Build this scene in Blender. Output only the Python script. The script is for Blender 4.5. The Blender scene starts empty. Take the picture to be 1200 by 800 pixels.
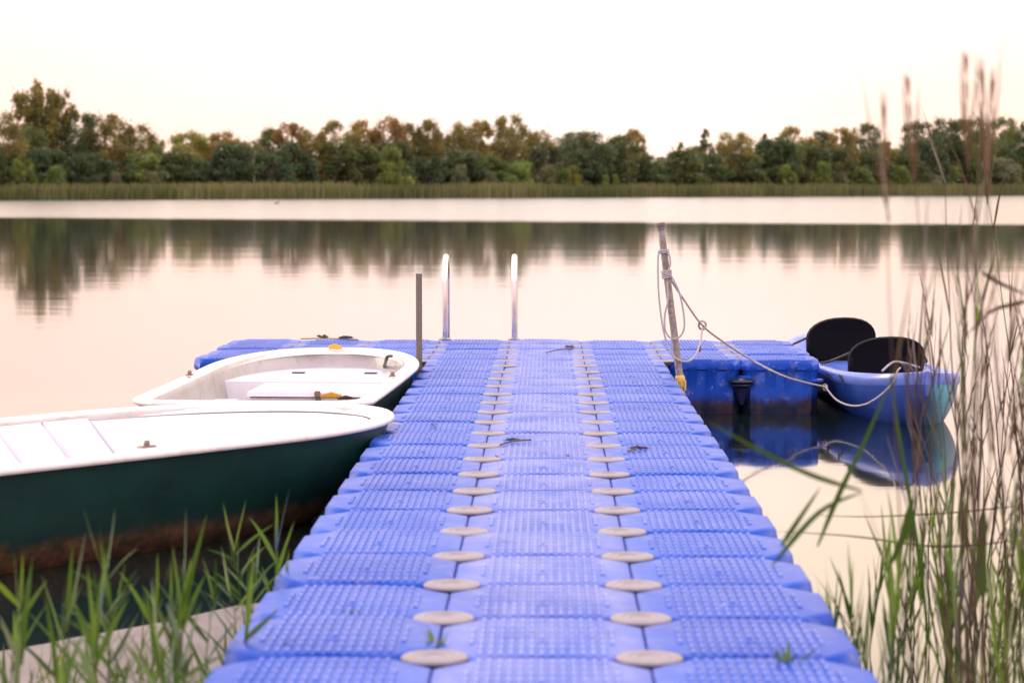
import bpy, math, random
from mathutils import Vector, Matrix, Euler, noise as mnoise

random.seed(11)
PI = math.pi
sc = bpy.context.scene
COL = sc.collection
R = math.radians

# ------------------------------------------------------------------ camera
FPX = 2745.0
CAM_H = 1.427
PITCH = math.atan(178 / FPX)
YAW = math.atan(41 / FPX * math.cos(PITCH))
cd = bpy.data.cameras.new('camera')
cam = bpy.data.objects.new('camera', cd)
COL.objects.link(cam)
cam.location = (0, 0, CAM_H)
cam.rotation_euler = (PI / 2 - PITCH, 0, YAW)
cd.sensor_width = 36
cd.lens = 36 * FPX / 1200
cd.clip_start = 0.05
cd.clip_end = 8000
cd.dof.use_dof = True
cd.dof.focus_distance = 13.2
cd.dof.aperture_fstop = 4.6
sc.camera = cam
CM = Euler(cam.rotation_euler).to_matrix()


def ray(px, py):
    return CM @ Vector(((px - 600) / FPX, (400 - py) / FPX, -1))


def at_y(px, py, y):          # point of the picture ray at ground distance y
    r = ray(px, py)
    return Vector((0, 0, CAM_H)) + r * (y / r.y)


def at_z(px, py, z):          # point of the picture ray at height z
    r = ray(px, py)
    return Vector((0, 0, CAM_H)) + r * ((z - CAM_H) / r.z)


# ------------------------------------------------------------------ helpers
def tag(o, label=None, cat=None, group=None, kind=None):
    if label: o['label'] = label
    if cat: o['category'] = cat
    if group: o['group'] = group
    if kind: o['kind'] = kind
    return o


def empty(name, loc=(0, 0, 0), rz=0.0):
    o = bpy.data.objects.new(name, None)
    o.location = loc
    o.rotation_euler = (0, 0, rz)
    o.empty_display_size = .1
    COL.objects.link(o)
    return o


def copy_tree(o, parent=None):
    c = o.copy()
    COL.objects.link(c)
    if parent: c.parent = parent
    for ch in list(o.children):
        copy_tree(ch, c)
    return c


class MB:
    def __init__(s):
        s.v = []; s.f = []; s.mi = []; s.attr = []

    def add(s, vs, fs, mi=0, a=0.0):
        n = len(s.v)
        s.v += [tuple(v) for v in vs]
        s.f += [tuple(i + n for i in f) for f in fs]
        s.mi += [mi] * len(fs)
        s.attr += [a] * len(vs)

    def box(s, c, d, mi=0, rz=0.0, top=1.0):
        x, y, z = d[0] / 2, d[1] / 2, d[2] / 2
        vs = []
        ca, sa = math.cos(rz), math.sin(rz)
        for k in (-1, 1):
            t = top if k > 0 else 1
            for (i, j) in ((-1, -1), (1, -1), (1, 1), (-1, 1)):
                px, py = i * x * t, j * y * t
                vs.append((c[0] + px * ca - py * sa, c[1] + px * sa + py * ca, c[2] + k * z))
        s.add(vs, [(3, 2, 1, 0), (4, 5, 6, 7), (0, 1, 5, 4), (1, 2, 6, 5), (2, 3, 7, 6), (3, 0, 4, 7)], mi)

    def rings(s, rings, closed=True, cap0=False, cap1=False, mi=0):
        n = len(rings[0])
        vs = [p for r in rings for p in r]
        fs = []
        m = n if closed else n - 1
        for i in range(len(rings) - 1):
            for j in range(m):
                k = (j + 1) % n
                fs.append((i * n + j, i * n + k, (i + 1) * n + k, (i + 1) * n + j))
        if cap0: fs.append(tuple(range(n - 1, -1, -1)))
        if cap1: fs.append(tuple((len(rings) - 1) * n + j for j in range(n)))
        s.add(vs, fs, mi)

    def lathe(s, c, prof, n=20, mi=0, axis=None):
        rings = []
        q = Matrix.Identity(3)
        if axis is not None:
            q = Vector((0, 0, 1)).rotation_difference(Vector(axis)).to_matrix()
        for (r, z) in prof:
            rings.append([Vector(c) + q @ Vector((r * math.cos(2 * PI * k / n), r * math.sin(2 * PI * k / n), z)) for k in range(n)])
        s.rings(rings, True, True, True, mi)

    def tube(s, pts, r, n=8, mi=0, closed=False, caps=True):
        pts = [Vector(p) for p in pts]
        m = len(pts)
        rad = r if isinstance(r, (list, tuple)) else [r] * m
        T = []
        for i in range(m):
            if closed:
                t = pts[(i + 1) % m] - pts[i - 1]
            else:
                t = pts[min(i + 1, m - 1)] - pts[max(i - 1, 0)]
            T.append(t.normalized() if t.length > 1e-9 else Vector((0, 0, 1)))
        up = Vector((0, 0, 1)) if abs(T[0].z) < .9 else Vector((1, 0, 0))
        nrm = T[0].cross(up).normalized()
        rings = []
        for i in range(m):
            if i:
                nrm = T[i - 1].rotation_difference(T[i]) @ nrm
                nrm = (nrm - T[i] * nrm.dot(T[i])).normalized()
            b = T[i].cross(nrm)
            rings.append([pts[i] + (nrm * math.cos(2 * PI * k / n) + b * math.sin(2 * PI * k / n)) * rad[i] for k in range(n)])
        if closed:
            rings.append(rings[0])
        s.rings(rings, True, caps and not closed, caps and not closed, mi)

    def build(s, name, mats, parent=None, smooth=True, angle=40, attr=None):
        me = bpy.data.meshes.new(name)
        me.from_pydata(s.v, [], s.f)
        me.update()
        if not isinstance(mats, (list, tuple)): mats = [mats]
        for m in mats: me.materials.append(m)
        if len(mats) > 1:
            me.polygons.foreach_set('material_index', s.mi)
        if attr:
            a = me.attributes.new(attr, 'FLOAT', 'POINT')
            a.data.foreach_set('value', s.attr)
        if smooth:
            me.polygons.foreach_set('use_smooth', [True] * len(me.polygons))
            if angle: me.set_sharp_from_angle(angle=R(angle))
        o = bpy.data.objects.new(name, me)
        COL.objects.link(o)
        if parent: o.parent = parent
        return o


def spline(pts, n=8):
    pts = [Vector(p) for p in pts]
    out = []
    for i in range(len(pts) - 1):
        p0 = pts[max(i - 1, 0)]; p1 = pts[i]; p2 = pts[i + 1]; p3 = pts[min(i + 2, len(pts) - 1)]
        for k in range(n):
            t = k / n
            out.append(.5 * ((2 * p1) + (p2 - p0) * t + (2 * p0 - 5 * p1 + 4 * p2 - p3) * t * t + (3 * p1 - p0 - 3 * p2 + p3) * t ** 3))
    out.append(pts[-1])
    return out


# ------------------------------------------------------------------ materials
class NT:
    def __init__(s, name):
        s.m = bpy.data.materials.new(name)
        s.m.use_nodes = True
        s.t = s.m.node_tree
        s.n = s.t.nodes
        s.b = s.n['Principled BSDF']
        s.out = s.n['Material Output']

    def node(s, typ, **kw):
        n = s.n.new(typ)
        for k, v in kw.items(): setattr(n, k, v)
        return n

    def link(s, a, b): s.t.links.new(a, b)

    def coord(s, kind='Object', scale=(1, 1, 1)):
        if kind == 'World':
            o = s.node('ShaderNodeNewGeometry').outputs['Position']
        else:
            o = s.node('ShaderNodeTexCoord').outputs[kind]
        mp = s.node('ShaderNodeMapping')
        mp.inputs['Scale'].default_value = scale
        s.link(o, mp.inputs['Vector'])
        return mp.outputs['Vector']

    def noise(s, vec, scale, detail=4, rough=.55):
        n = s.node('ShaderNodeTexNoise')
        n.inputs['Scale'].default_value = scale
        n.inputs['Detail'].default_value = detail
        n.inputs['Roughness'].default_value = rough
        s.link(vec, n.inputs['Vector'])
        return n.outputs['Fac']

    def ramp(s, fac, stops):
        r = s.node('ShaderNodeValToRGB')
        e = r.color_ramp.elements
        while len(e) < len(stops): e.new(.5)
        for i, (p, c) in enumerate(stops):
            e[i].position = p
            e[i].color = (*c, 1) if isinstance(c, (tuple, list)) else (c, c, c, 1)
        s.link(fac, r.inputs['Fac'])
        return r.outputs['Color']

    def mix(s, fac, a, b, mode='MIX'):
        m = s.node('ShaderNodeMix', data_type='RGBA', blend_type=mode)
        for sock, v in ((m.inputs['Factor'], fac), (m.inputs['A'], a), (m.inputs['B'], b)):
            if isinstance(v, (int, float)): sock.default_value = v
            elif isinstance(v, (tuple, list)): sock.default_value = (*v, 1)
            else: s.link(v, sock)
        return m.outputs['Result']

    def math(s, op, a, b=None, clamp=False):
        m = s.node('ShaderNodeMath', operation=op, use_clamp=clamp)
        for i, v in enumerate((a, b)):
            if v is None: continue
            if isinstance(v, (int, float)): m.inputs[i].default_value = v
            else: s.link(v, m.inputs[i])
        return m.outputs[0]

    def maprange(s, v, a, b, c, d, smooth=False):
        m = s.node('ShaderNodeMapRange')
        if smooth: m.interpolation_type = 'SMOOTHSTEP'
        s.link(v, m.inputs[0])
        for i, x in enumerate((a, b, c, d)): m.inputs[i + 1].default_value = x
        return m.outputs[0]

    def sep(s, vec):
        n = s.node('ShaderNodeSeparateXYZ')
        s.link(vec, n.inputs[0])
        return n.outputs

    def bump(s, h, strength, dist):
        b = s.node('ShaderNodeBump')
        b.inputs['Strength'].default_value = strength
        b.inputs['Distance'].default_value = dist
        s.link(h, b.inputs['Height'])
        s.link(b.outputs['Normal'], s.b.inputs['Normal'])

    def set(s, col=None, rough=None, metal=None, spec=None):
        for k, v in (('Base Color', col), ('Roughness', rough), ('Metallic', metal), ('Specular IOR Level', spec)):
            if v is None: continue
            i = s.b.inputs[k]
            if isinstance(v, (int, float)): i.default_value = v
            elif isinstance(v, (tuple, list)): i.default_value = (*v, 1)
            else: s.link(v, i)
        return s.m


def plain(name, col, rough=.5, metal=0, var=.25, scale=30, bump=.0):
    k = NT(name)
    v = k.coord('Object')
    n = k.noise(v, scale)
    c = k.mix(n, tuple(x * (1 - var) for x in col), tuple(min(1, x * (1 + var)) for x in col))
    k.set(c, k.maprange(n, .3, .7, max(.02, rough - .08), min(1, rough + .08)), metal)
    if bump: k.bump(n, 1, bump)
    return k.m


M = {}


def make_materials():
    # blue floating-dock plastic
    k = NT('blue_plastic')
    w = k.coord('World'); ob = k.coord('Object')
    oi = k.node('ShaderNodeObjectInfo')
    n1 = k.noise(w, 2.2, 5, .6)
    n2 = k.noise(w, 14, 5, .65)
    n3 = k.noise(w, 90, 3, .6)
    base = k.mix(k.maprange(oi.outputs['Random'], 0, 1, 0, .8), (.006, .060, .385), (.012, .088, .47))
    fade = k.maprange(k.math('ADD', k.math('MULTIPLY', n1, .7), k.math('MULTIPLY', n2, .3)), .46, .66, 0, .24)
    c = k.mix(fade, base, (.11, .19, .60))
    px, py, pz = k.sep(k.node('ShaderNodeNewGeometry').outputs['Position'])
    worn = k.math('MULTIPLY', k.maprange(k.math('ABSOLUTE', k.math('ADD', px, .011)), .17, .30, 1, 0, True), k.maprange(k.noise(k.coord('World', (1, .6, 1)), 5, 5, .65), .36, .62, .12, .60))
    c = k.mix(worn, c, (.24, .26, .52))
    ox, oy, oz = k.sep(ob)
    rib_sheen = k.math('MULTIPLY', k.maprange(oz, .0028, .0040, 0, 1), k.maprange(k.math('ADD', n1, k.math('MULTIPLY', worn, .5)), .40, .75, .08, .58))  # sky sheen on rib tops painted as pale colour, stronger where worn
    c = k.mix(rib_sheen, c, (.24, .30, .66))
    dirt = k.maprange(n2, .56, .74, 0, .5)
    c = k.mix(dirt, c, (.26, .25, .34))
    grime = k.maprange(k.noise(w, 6.5, 6, .7), .60, .72, 0, .5)
    c = k.mix(grime, c, (.05, .06, .16))
    spot = k.maprange(k.noise(w, 33, 2, .5), .74, .78, 0, .8)
    c = k.mix(spot, c, (.10, .10, .12))
    pale = k.maprange(k.noise(k.coord('World', (1, .35, 1)), 21, 3, .6), .70, .76, 0, .6)
    c = k.mix(pale, c, (.42, .43, .62))
    px, py, pz = k.sep(k.node('ShaderNodeNewGeometry').outputs['Position'])
    z2 = k.math('ADD', pz, k.math('MULTIPLY', k.noise(k.coord('World', (1, 1, .25)), 16, 4, .6), -.12))
    algae = k.maprange(z2, -.005, .075, 1, 0, True)
    ac = k.mix(k.maprange(k.noise(w, 13, 3), .45, .62, 0, 1), (.008, .016, .024), (.045, .026, .014))
    c = k.mix(k.math('MULTIPLY', algae, .93), c, ac)
    k.set(c, k.maprange(n2, .3, .7, .34, .52))
    k.b.inputs['Specular IOR Level'].default_value = .2
    k.bump(n3, .35, .0015)
    M['blue'] = k.m
    M['pin'] = plain('pin_plastic', (.27, .24, .235), .55, 0, .4, 18, .001)
    M['dark_plastic'] = plain('dark_plastic', (.012, .016, .05), .3, 0, .3, 40)
    # boats
    k = NT('boat_white')
    ob = k.coord('Object')
    n = k.noise(ob, 3, 5, .6)
    c = k.mix(k.maprange(n, .4, .7, 0, 1), (.82, .82, .83), (.78, .78, .79))
    st = k.maprange(k.noise(k.coord('Object', (1, 1, .3)), 26, 5, .7), .70, .82, 0, .22)
    c = k.mix(st, c, (.42, .36, .28))
    k.set(c, .33)
    M['white'] = k.m
    k = NT('boat_rim_white')
    n = k.noise(k.coord('Object'), 9, 5, .65)
    c = k.mix(k.maprange(n, .5, .75, 0, 1), (.80, .77, .71), (.66, .59, .47))
    k.set(c, .38)
    M['rim'] = k.m
    k = NT('boat_green')
    ob = k.coord('Object')
    x, y, z = k.sep(k.node('ShaderNodeNewGeometry').outputs['Position'])
    n = k.noise(ob, 4, 6, .65)
    c = k.mix(k.maprange(n, .35, .7, 0, 1), (.004, .024, .019), (.006, .040, .031))
    scuff = k.maprange(k.noise(k.coord('Object', (.7, .7, 3)), 9, 6, .75), .62, .72, 0, .35)
    c = k.mix(scuff, c, (.03, .09, .07))
    zz = k.math('ADD', z, k.math('MULTIPLY', k.noise(k.coord('Object', (1, 1, .3)), 7, 4, .6), -.09))
    al = k.maprange(zz, .02, .09, .95, 0, True)
    ac = k.mix(k.maprange(k.noise(ob, 12, 4, .7), .4, .62, 0, 1), (.045, .03, .016), (.15, .075, .032))
    c = k.mix(al, c, ac)
    k.set(c, .42)
    M['green'] = k.m
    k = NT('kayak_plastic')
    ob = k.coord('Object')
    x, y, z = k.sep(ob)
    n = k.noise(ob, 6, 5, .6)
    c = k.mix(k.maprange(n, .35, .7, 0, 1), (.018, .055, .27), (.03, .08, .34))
    c = k.mix(k.math('MULTIPLY', k.maprange(x, .10, .55, 1, 0, True), k.maprange(y, -.12, .04, 1, 0, True)), c, (.10, .40, .50))  # light on the near right bow side, put into the colour as teal
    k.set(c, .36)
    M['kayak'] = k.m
    M['kayak_deck'] = plain('kayak_deck_plastic', (.10, .17, .52), .34, 0, .2, 8)
    M['bow_teal'] = plain('kayak_bow_plastic', (.05, .30, .44), .35, 0, .25, 8)
    M['black'] = plain('black_fabric', (.004, .004, .0045), .8, 0, .35, 60, .001)
    M['black'].node_tree.nodes['Principled BSDF'].inputs['Specular IOR Level'].default_value = .15
    M['strap'] = plain('black_strap', (.012, .012, .014), .6, 0, .3, 60)
    k = NT('galvanised_steel')
    n = k.noise(k.coord('Object'), 40, 6, .7)
    n2 = k.noise(k.coord('Object', (1, 1, .2)), 8, 4, .6)
    c = k.mix(k.maprange(n, .4, .65, 0, 1), (.33, .305, .27), (.17, .15, .125))
    c = k.mix(k.maprange(n2, .55, .7, 0, .5), c, (.14, .09, .05))
    k.set(c, .5, .55)
    k.bump(n, .5, .001)
    M['steel'] = k.m
    M['grey_post'] = plain('grey_post_metal', (.15, .13, .10), .55, .3, .4, 50, .001)
    M['chrome'] = plain('stainless_steel', (.66, .65, .64), .17, 1, .06, 20)
    M['chrome_dark'] = plain('worn_steel', (.30, .29, .28), .35, .9, .2, 30)
    M['brass'] = plain('tarnished_fitting', (.22, .17, .13), .45, .6, .35, 60)
    M['foam'] = plain('yellow_foam', (.62, .44, .10), .8, 0, .35, 30, .004)
    k = NT('rope_fibre')
    wv = k.node('ShaderNodeTexWave', wave_type='BANDS')
    wv.bands_direction = 'DIAGONAL'
    wv.inputs['Scale'].default_value = 60
    k.link(k.coord('Object'), wv.inputs['Vector'])
    c = k.mix(wv.outputs['Fac'], (.26, .24, .22), (.55, .52, .48))
    k.set(c, .85)
    k.bump(wv.outputs['Fac'], .6, .002)
    M['rope'] = k.m

    def leafmat(name, colA, colB, trans=.35, attr='tone', objcol=False, rough=.6):
        k = NT(name)
        a = k.node('ShaderNodeAttribute', attribute_name=attr)
        if objcol:
            oi = k.node('ShaderNodeObjectInfo')
            lo = k.mix(1.0, oi.outputs['Color'], colA, 'MULTIPLY')
            hi = k.mix(1.0, oi.outputs['Color'], colB, 'MULTIPLY')
            c = k.mix(a.outputs['Fac'], lo, hi)
        else:
            c = k.mix(a.outputs['Fac'], colA, colB)
        k.n.remove(k.b)
        d = k.node('ShaderNodeBsdfDiffuse'); t = k.node('ShaderNodeBsdfTranslucent')
        g = k.node('ShaderNodeBsdfGlossy'); g.inputs['Roughness'].default_value = rough
        k.link(c, d.inputs['Color'])
        k.link(k.mix(1.0, c, (1.5, 1.25, .5), 'MULTIPLY'), t.inputs['Color'])
        mx = k.node('ShaderNodeMixShader'); mx.inputs[0].default_value = trans
        k.link(d.outputs[0], mx.inputs[1]); k.link(t.outputs[0], mx.inputs[2])
        fr = k.node('ShaderNodeFresnel'); fr.inputs[0].default_value = 1.35
        m2 = k.node('ShaderNodeMixShader')
        k.link(k.math('MULTIPLY', fr.outputs[0], .25), m2.inputs[0])
        k.link(mx.outputs[0], m2.inputs[1]); k.link(g.outputs[0], m2.inputs[2])
        k.link(m2.outputs[0], k.out.inputs['Surface'])
        return k.m
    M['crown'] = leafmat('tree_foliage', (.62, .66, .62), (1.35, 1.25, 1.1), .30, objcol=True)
    M['blade'] = leafmat('reed_leaf_green', (.022, .055, .012), (.125, .23, .036), .4)
    M['dry'] = leafmat('reed_stem_dry', (.040, .030, .018), (.12, .085, .05), .15)
    M['plume'] = leafmat('reed_plume', (.13, .07, .055), (.20, .115, .085), .3)
    M['farreed'] = leafmat('far_reed_leaf', (.075, .095, .036), (.19, .19, .080), .25)
    M['grassmat'] = leafmat('grass_leaf', (.045, .09, .02), (.16, .19, .06), .35)
    M['autumn'] = leafmat('yellow_leaf', (.55, .30, .03), (.65, .42, .08), .3)
    M['brownleaf'] = leafmat('brown_leaf', (.06, .04, .025), (.12, .08, .05), .1)
    k = NT('bark')
    n = k.noise(k.coord('Object', (1, 1, .2)), 6, 5, .6)
    k.set(k.mix(n, (.05, .04, .03), (.17, .14, .11)), .9)
    M['bark'] = k.m
    # shore sand and soil
    k = NT('shore_sand')
    w = k.coord('World')
    n = k.noise(w, 3, 6, .6); n2 = k.noise(w, 45, 5, .7)
    c = k.mix(k.maprange(n, .4, .65, 0, 1), (.27, .23, .19), (.20, .17, .135))
    c = k.mix(k.maprange(n2, .60, .72, 0, .7), c, (.13, .10, .07))
    k.set(c, .9)
    k.bump(n2, .5, .006)
    M['sand'] = k.m
    k = NT('meadow_soil')
    w = k.coord('World')
    n = k.noise(w, .08, 6, .6)
    k.set(k.mix(n, (.05, .055, .02), (.11, .10, .04)), .95)
    M['meadow'] = k.m
    # water
    k = NT('lake_water')
    pos = k.node('ShaderNodeNewGeometry').outputs['Position']
    x, y, z = k.sep(pos)
    v1 = k.coord('World', (.55, 1, 1))
    h1 = k.noise(v1, 1.3, 3, .5)
    h2 = k.noise(k.coord('World', (.35, 1, 1)), .28, 2, .5)
    h3 = k.noise(k.coord('World', (.5, 1, 1)), 5.0, 2, .5)
    h = k.math('ADD', k.math('MULTIPLY', h1, 1.0), k.math('ADD', k.math('MULTIPLY', h2, 2.5), k.math('MULTIPLY', h3, .12)))
    # wind-ruffled patch far out: beyond a slanting line across the lake
    wob = k.math('MULTIPLY', k.math('SUBTRACT', k.noise(k.coord('World', (.3, 1, 1)), .05, 4, .6), .5), 14)
    d = k.math('ADD', k.math('ADD', y, k.math('MULTIPLY', x, .45)), wob)
    ruf = k.maprange(d, 97, 114, 0, 1, True)
    streak = k.maprange(k.noise(k.coord('World', (.04, 1, 1)), .09, 4, .6), .35, .65, .6, 1.0)
    rr = k.math('MULTIPLY', ruf, streak)
    k.set((.008, .014, .012), k.math('ADD', .043, k.math('MULTIPLY', rr, .20)))
    k.link(k.maprange(rr, 0, 1, 1.45, 3.2), k.b.inputs['IOR'])
    k.bump(h, 1.0, .0013)
    M['water'] = k.m


make_materials()

# ------------------------------------------------------------------ world and sun
SUN_EL, SUN_AZ = R(12), R(-66)      # azimuth to the right of the view down the dock (+Y)
world = bpy.data.worlds.new('World')
sc.world = world
world.use_nodes = True
wt = world.node_tree
wn = wt.nodes
bg = wn['Background']
bg.inputs['Strength'].default_value = .1
sky = wn.new('ShaderNodeTexSky')
sky.sky_type = 'NISHITA'
sky.sun_disc = False
sky.sun_elevation = SUN_EL
sky.sun_rotation = SUN_AZ
sky.air_density = 1.0
sky.dust_density = 4.0
tc = wn.new('ShaderNodeTexCoord')
sp = wn.new('ShaderNodeSeparateXYZ')
wt.links.new(tc.outputs['Generated'], sp.inputs[0])
rp = wn.new('ShaderNodeValToRGB')
els = [(-90, (.50, .42, .36)), (0, (1.16, .855, .735)), (1.2, (1.18, .91, .80)), (2.6, (1.20, .945, .875)), (4.6, (1.32, 1.08, 1.02)),
       (10, (1.98, 1.66, 1.36)), (30, (1.75, 1.62, 1.62)), (90, (1.1, 1.2, 1.6))]
e = rp.color_ramp.elements
while len(e) < len(els): e.new(.5)
for i, (a, c) in enumerate(els):
    # position by (sin(el) mapped with a square root so that the low sky gets room)
    s_ = math.sin(R(a))
    e[i].position = 0.0 if a < 0 else .1 + .9 * math.sqrt(s_)
    e[i].color = (c[0] / 2, c[1] / 2, c[2] / 2, 1)
mx = wn.new('ShaderNodeMath'); mx.operation = 'MAXIMUM'; mx.inputs[1].default_value = 0
wt.links.new(sp.outputs[2], mx.inputs[0])
sq = wn.new('ShaderNodeMath'); sq.operation = 'SQRT'
wt.links.new(mx.outputs[0], sq.inputs[0])
ma = wn.new('ShaderNodeMath'); ma.operation = 'MULTIPLY_ADD'; ma.inputs[1].default_value = .9; ma.inputs[2].default_value = .1
wt.links.new(sq.outputs[0], ma.inputs[0])
wt.links.new(ma.outputs[0], rp.inputs['Fac'])
# warmth across the azimuth: pinkish to the left, pale in the middle, straw to the right
rx = wn.new('ShaderNodeValToRGB')
xs = [(-.6, (1.0, .93, .92)), (-.24, (.96, .86, .79)), (-.13, (.99, .925, .88)), (-.01, (1.0, .98, .975)), (.07, (1.02, .985, .965)), (.14, (1.0, .93, .86)), (.24, (.98, .875, .775)), (.6, (1.05, .97, .88))]
e = rx.color_ramp.elements
while len(e) < len(xs): e.new(.5)
for i, (a, c) in enumerate(xs):
    e[i].position = (a + 1) / 2
    e[i].color = tuple(q / 2 for q in c) + (1,)
hx = wn.new('ShaderNodeMath'); hx.operation = 'MULTIPLY_ADD'; hx.inputs[1].default_value = .5; hx.inputs[2].default_value = .5
wt.links.new(sp.outputs[0], hx.inputs[0])
wt.links.new(hx.outputs[0], rx.inputs['Fac'])
mm = wn.new('ShaderNodeMix'); mm.data_type = 'RGBA'; mm.blend_type = 'MULTIPLY'; mm.inputs['Factor'].default_value = 1
wt.links.new(rp.outputs['Color'], mm.inputs['A']); wt.links.new(rx.outputs['Color'], mm.inputs['B'])
# the sky away from the sunset is cooler; thin uneven veil of cloud
ry = wn.new('ShaderNodeValToRGB')
ys = [(-1, (1.12, 1.02, 1.30)), (-.2, (1.04, 1.0, 1.14)), (.5, (1, 1, 1)), (1, (1, 1, 1))]
e = ry.color_ramp.elements
while len(e) < len(ys): e.new(.5)
for i, (a, c) in enumerate(ys):
    e[i].position = (a + 1) / 2
    e[i].color = tuple(q / 2 for q in c) + (1,)
hy = wn.new('ShaderNodeMath'); hy.operation = 'MULTIPLY_ADD'; hy.inputs[1].default_value = .5; hy.inputs[2].default_value = .5
wt.links.new(sp.outputs[1], hy.inputs[0]); wt.links.new(hy.outputs[0], ry.inputs['Fac'])
mp = wn.new('ShaderNodeMapping'); mp.inputs['Scale'].default_value = (3, 3, 22)
wt.links.new(tc.outputs['Generated'], mp.inputs['Vector'])
nz = wn.new('ShaderNodeTexNoise'); nz.inputs['Scale'].default_value = 1.6; nz.inputs['Detail'].default_value = 4
wt.links.new(mp.outputs['Vector'], nz.inputs['Vector'])
nr = wn.new('ShaderNodeMapRange'); nr.inputs[1].default_value = .3; nr.inputs[2].default_value = .7; nr.inputs[3].default_value = .97; nr.inputs[4].default_value = 1.03
wt.links.new(nz.outputs['Fac'], nr.inputs[0])
m1 = wn.new('ShaderNodeMix'); m1.data_type = 'RGBA'; m1.blend_type = 'MULTIPLY'; m1.inputs['Factor'].default_value = 1
wt.links.new(mm.outputs['Result'], m1.inputs['A']); wt.links.new(ry.outputs['Color'], m1.inputs['B'])
m2 = wn.new('ShaderNodeVectorMath'); m2.operation = 'SCALE'
wt.links.new(m1.outputs['Result'], m2.inputs[0]); wt.links.new(nr.outputs[0], m2.inputs['Scale'])
sc40 = wn.new('ShaderNodeVectorMath'); sc40.operation = 'SCALE'; sc40.inputs['Scale'].default_value = 104.0
wt.links.new(m2.outputs[0], sc40.inputs[0])
fin = wn.new('ShaderNodeMix'); fin.data_type = 'RGBA'; fin.inputs['Factor'].default_value = .88
wt.links.new(sky.outputs[0], fin.inputs['A']); wt.links.new(sc40.outputs[0], fin.inputs['B'])
wt.links.new(fin.outputs['Result'], bg.inputs['Color'])

sl = bpy.data.lights.new('sun', 'SUN')
sl.energy = 1.7
sl.angle = R(8)
sl.color = (1.0, .76, .52)
so = bpy.data.objects.new('sun', sl)
COL.objects.link(so)
sd = Vector((math.sin(SUN_AZ) * math.cos(SUN_EL), math.cos(SUN_AZ) * math.cos(SUN_EL), math.sin(SUN_EL)))
so.rotation_euler = sd.to_track_quat('Z', 'Y').to_euler()
so.location = sd * 60

sc.view_settings.view_transform = 'Standard'
sc.view_settings.look = 'None'
sc.view_settings.gamma = 1
sc.view_settings.exposure = .14
sc.cycles.max_bounces = 8
sc.cycles.transparent_max_bounces = 4

# ------------------------------------------------------------------ setting
m = MB()
m.add([(-3000, -60, 0), (3000, -60, 0), (3000, 3500, 0), (-3000, 3500, 0)], [(0, 1, 2, 3)])
tag(m.build('water', M['water'], smooth=False), kind='structure')


def shore_d(px):      # distance of the far waterline, by direction
    return 3917 / (13 - 6.0 * px / 1200) if px < 1500 else 700


def dirp(px, d):      # ground position in the direction of picture column px at distance d
    return ((px - 641) / FPX * d, d)


# the near bank: sandy shore with a slot for the dock
edge = [(-60, 1.5), (-12, 2.2), (-4, 4.1), (-2.6, 5.5), (-1.58, 6.75), (-1.18, 7.22), (-1.0, 7.50), (-.83, 7.62), (-.83, 3.4), (.86, 3.4), (.86, 4.6),
        (1.4, 5.0), (2.4, 5.25), (4, 5.2), (12, 4.5), (60, 4.5)]
m = MB()
fine = []
for i in range(len(edge) - 1):
    a, b = Vector(edge[i]), Vector(edge[i + 1])
    straight = abs(a.x - b.x) < .01 or (abs(a.x) < .9 and abs(b.x) < .9)
    n = max(1, min(14, int((b - a).length / .12)))
    for q in range(n):
        p = a.lerp(b, q / n)
        if not straight and q: p += Vector((random.uniform(-.012, .012), random.uniform(-.015, .015)))
        fine.append(p)
fine.append(Vector(edge[-1]))
loop = [(p.x, p.y) for p in fine] + [(60, -55), (-60, -55)]
n = len(loop)
zt = []
for (x, y) in loop: zt.append(.085 if y > -50 else .6)
vs = [(x, y, z) for (x, y), z in zip(loop, zt)] + [(x + (.0 if abs(x) < .9 else 0), y + .05, -.3) for (x, y) in loop]
from mathutils.geometry import tessellate_polygon
tri = tessellate_polygon([[Vector((x, y, 0)) for (x, y) in loop]])
fs = [t if (Vector(vs[t[1]]) - Vector(vs[t[0]])).cross(Vector(vs[t[2]]) - Vector(vs[t[0]])).z > 0 else t[::-1] for t in tri]
fs += [(i, i + n, (i + 1) % n + n, (i + 1) % n) for i in range(n)]
m.add(vs, fs)
tag(m.build('ground', M['sand'], angle=30), kind='structure')

# the far shore: one sheet to the horizon behind the reed belt
m = MB()
prev = None
rows = []
for px in range(-900, 2200, 60):
    d = shore_d(min(max(px, -400), 1450))
    r = []
    for off, z in ((2, -.2), (8, .25), (30, .5), (90, .9), (3000, 4)):
        x, y = dirp(px, d + off)
        r.append((x, y, z))
    rows.append(r)
m.rings(rows, closed=False)
tag(m.build('far_shore', M['meadow'], angle=None), kind='structure')

# reed belt along the far waterline
m = MB()
rnd = random.Random(3)
for i in range(17000):
    px = rnd.uniform(-330, 1500)
    t = rnd.random() ** 1.5
    x, y = dirp(px, shore_d(px) + 1 + t * 16)
    nz = mnoise.noise(Vector((x * .06, y * .04, 2)))
    hgt = (2.25 + .35 * nz + .25 * mnoise.noise(Vector((x * .5, y * .5, 0)))) * rnd.uniform(.75, 1.1) * (1 + .25 * px / 1200)
    w = rnd.uniform(.10, .26)
    a = rnd.uniform(-.5, .5)
    lx = rnd.uniform(-.25, .25); ly = rnd.uniform(-.2, .2)
    tone = min(1, max(0, .45 + .75 * nz + rnd.uniform(-.4, .4)))
    ca, sa = math.cos(a) * w / 2, math.sin(a) * w / 2
    m.add([(x - ca, y - sa, -.1), (x + ca, y + sa, -.1), (x + ca * .9 + lx * .5, y + sa * .9 + ly * .5, hgt * .6), (x - ca * .9 + lx * .5, y - sa * .9 + ly * .5, hgt * .6),
           (x + lx, y + ly, hgt)], [(0, 1, 2, 3), (3, 2, 4)], 0, tone)
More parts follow.
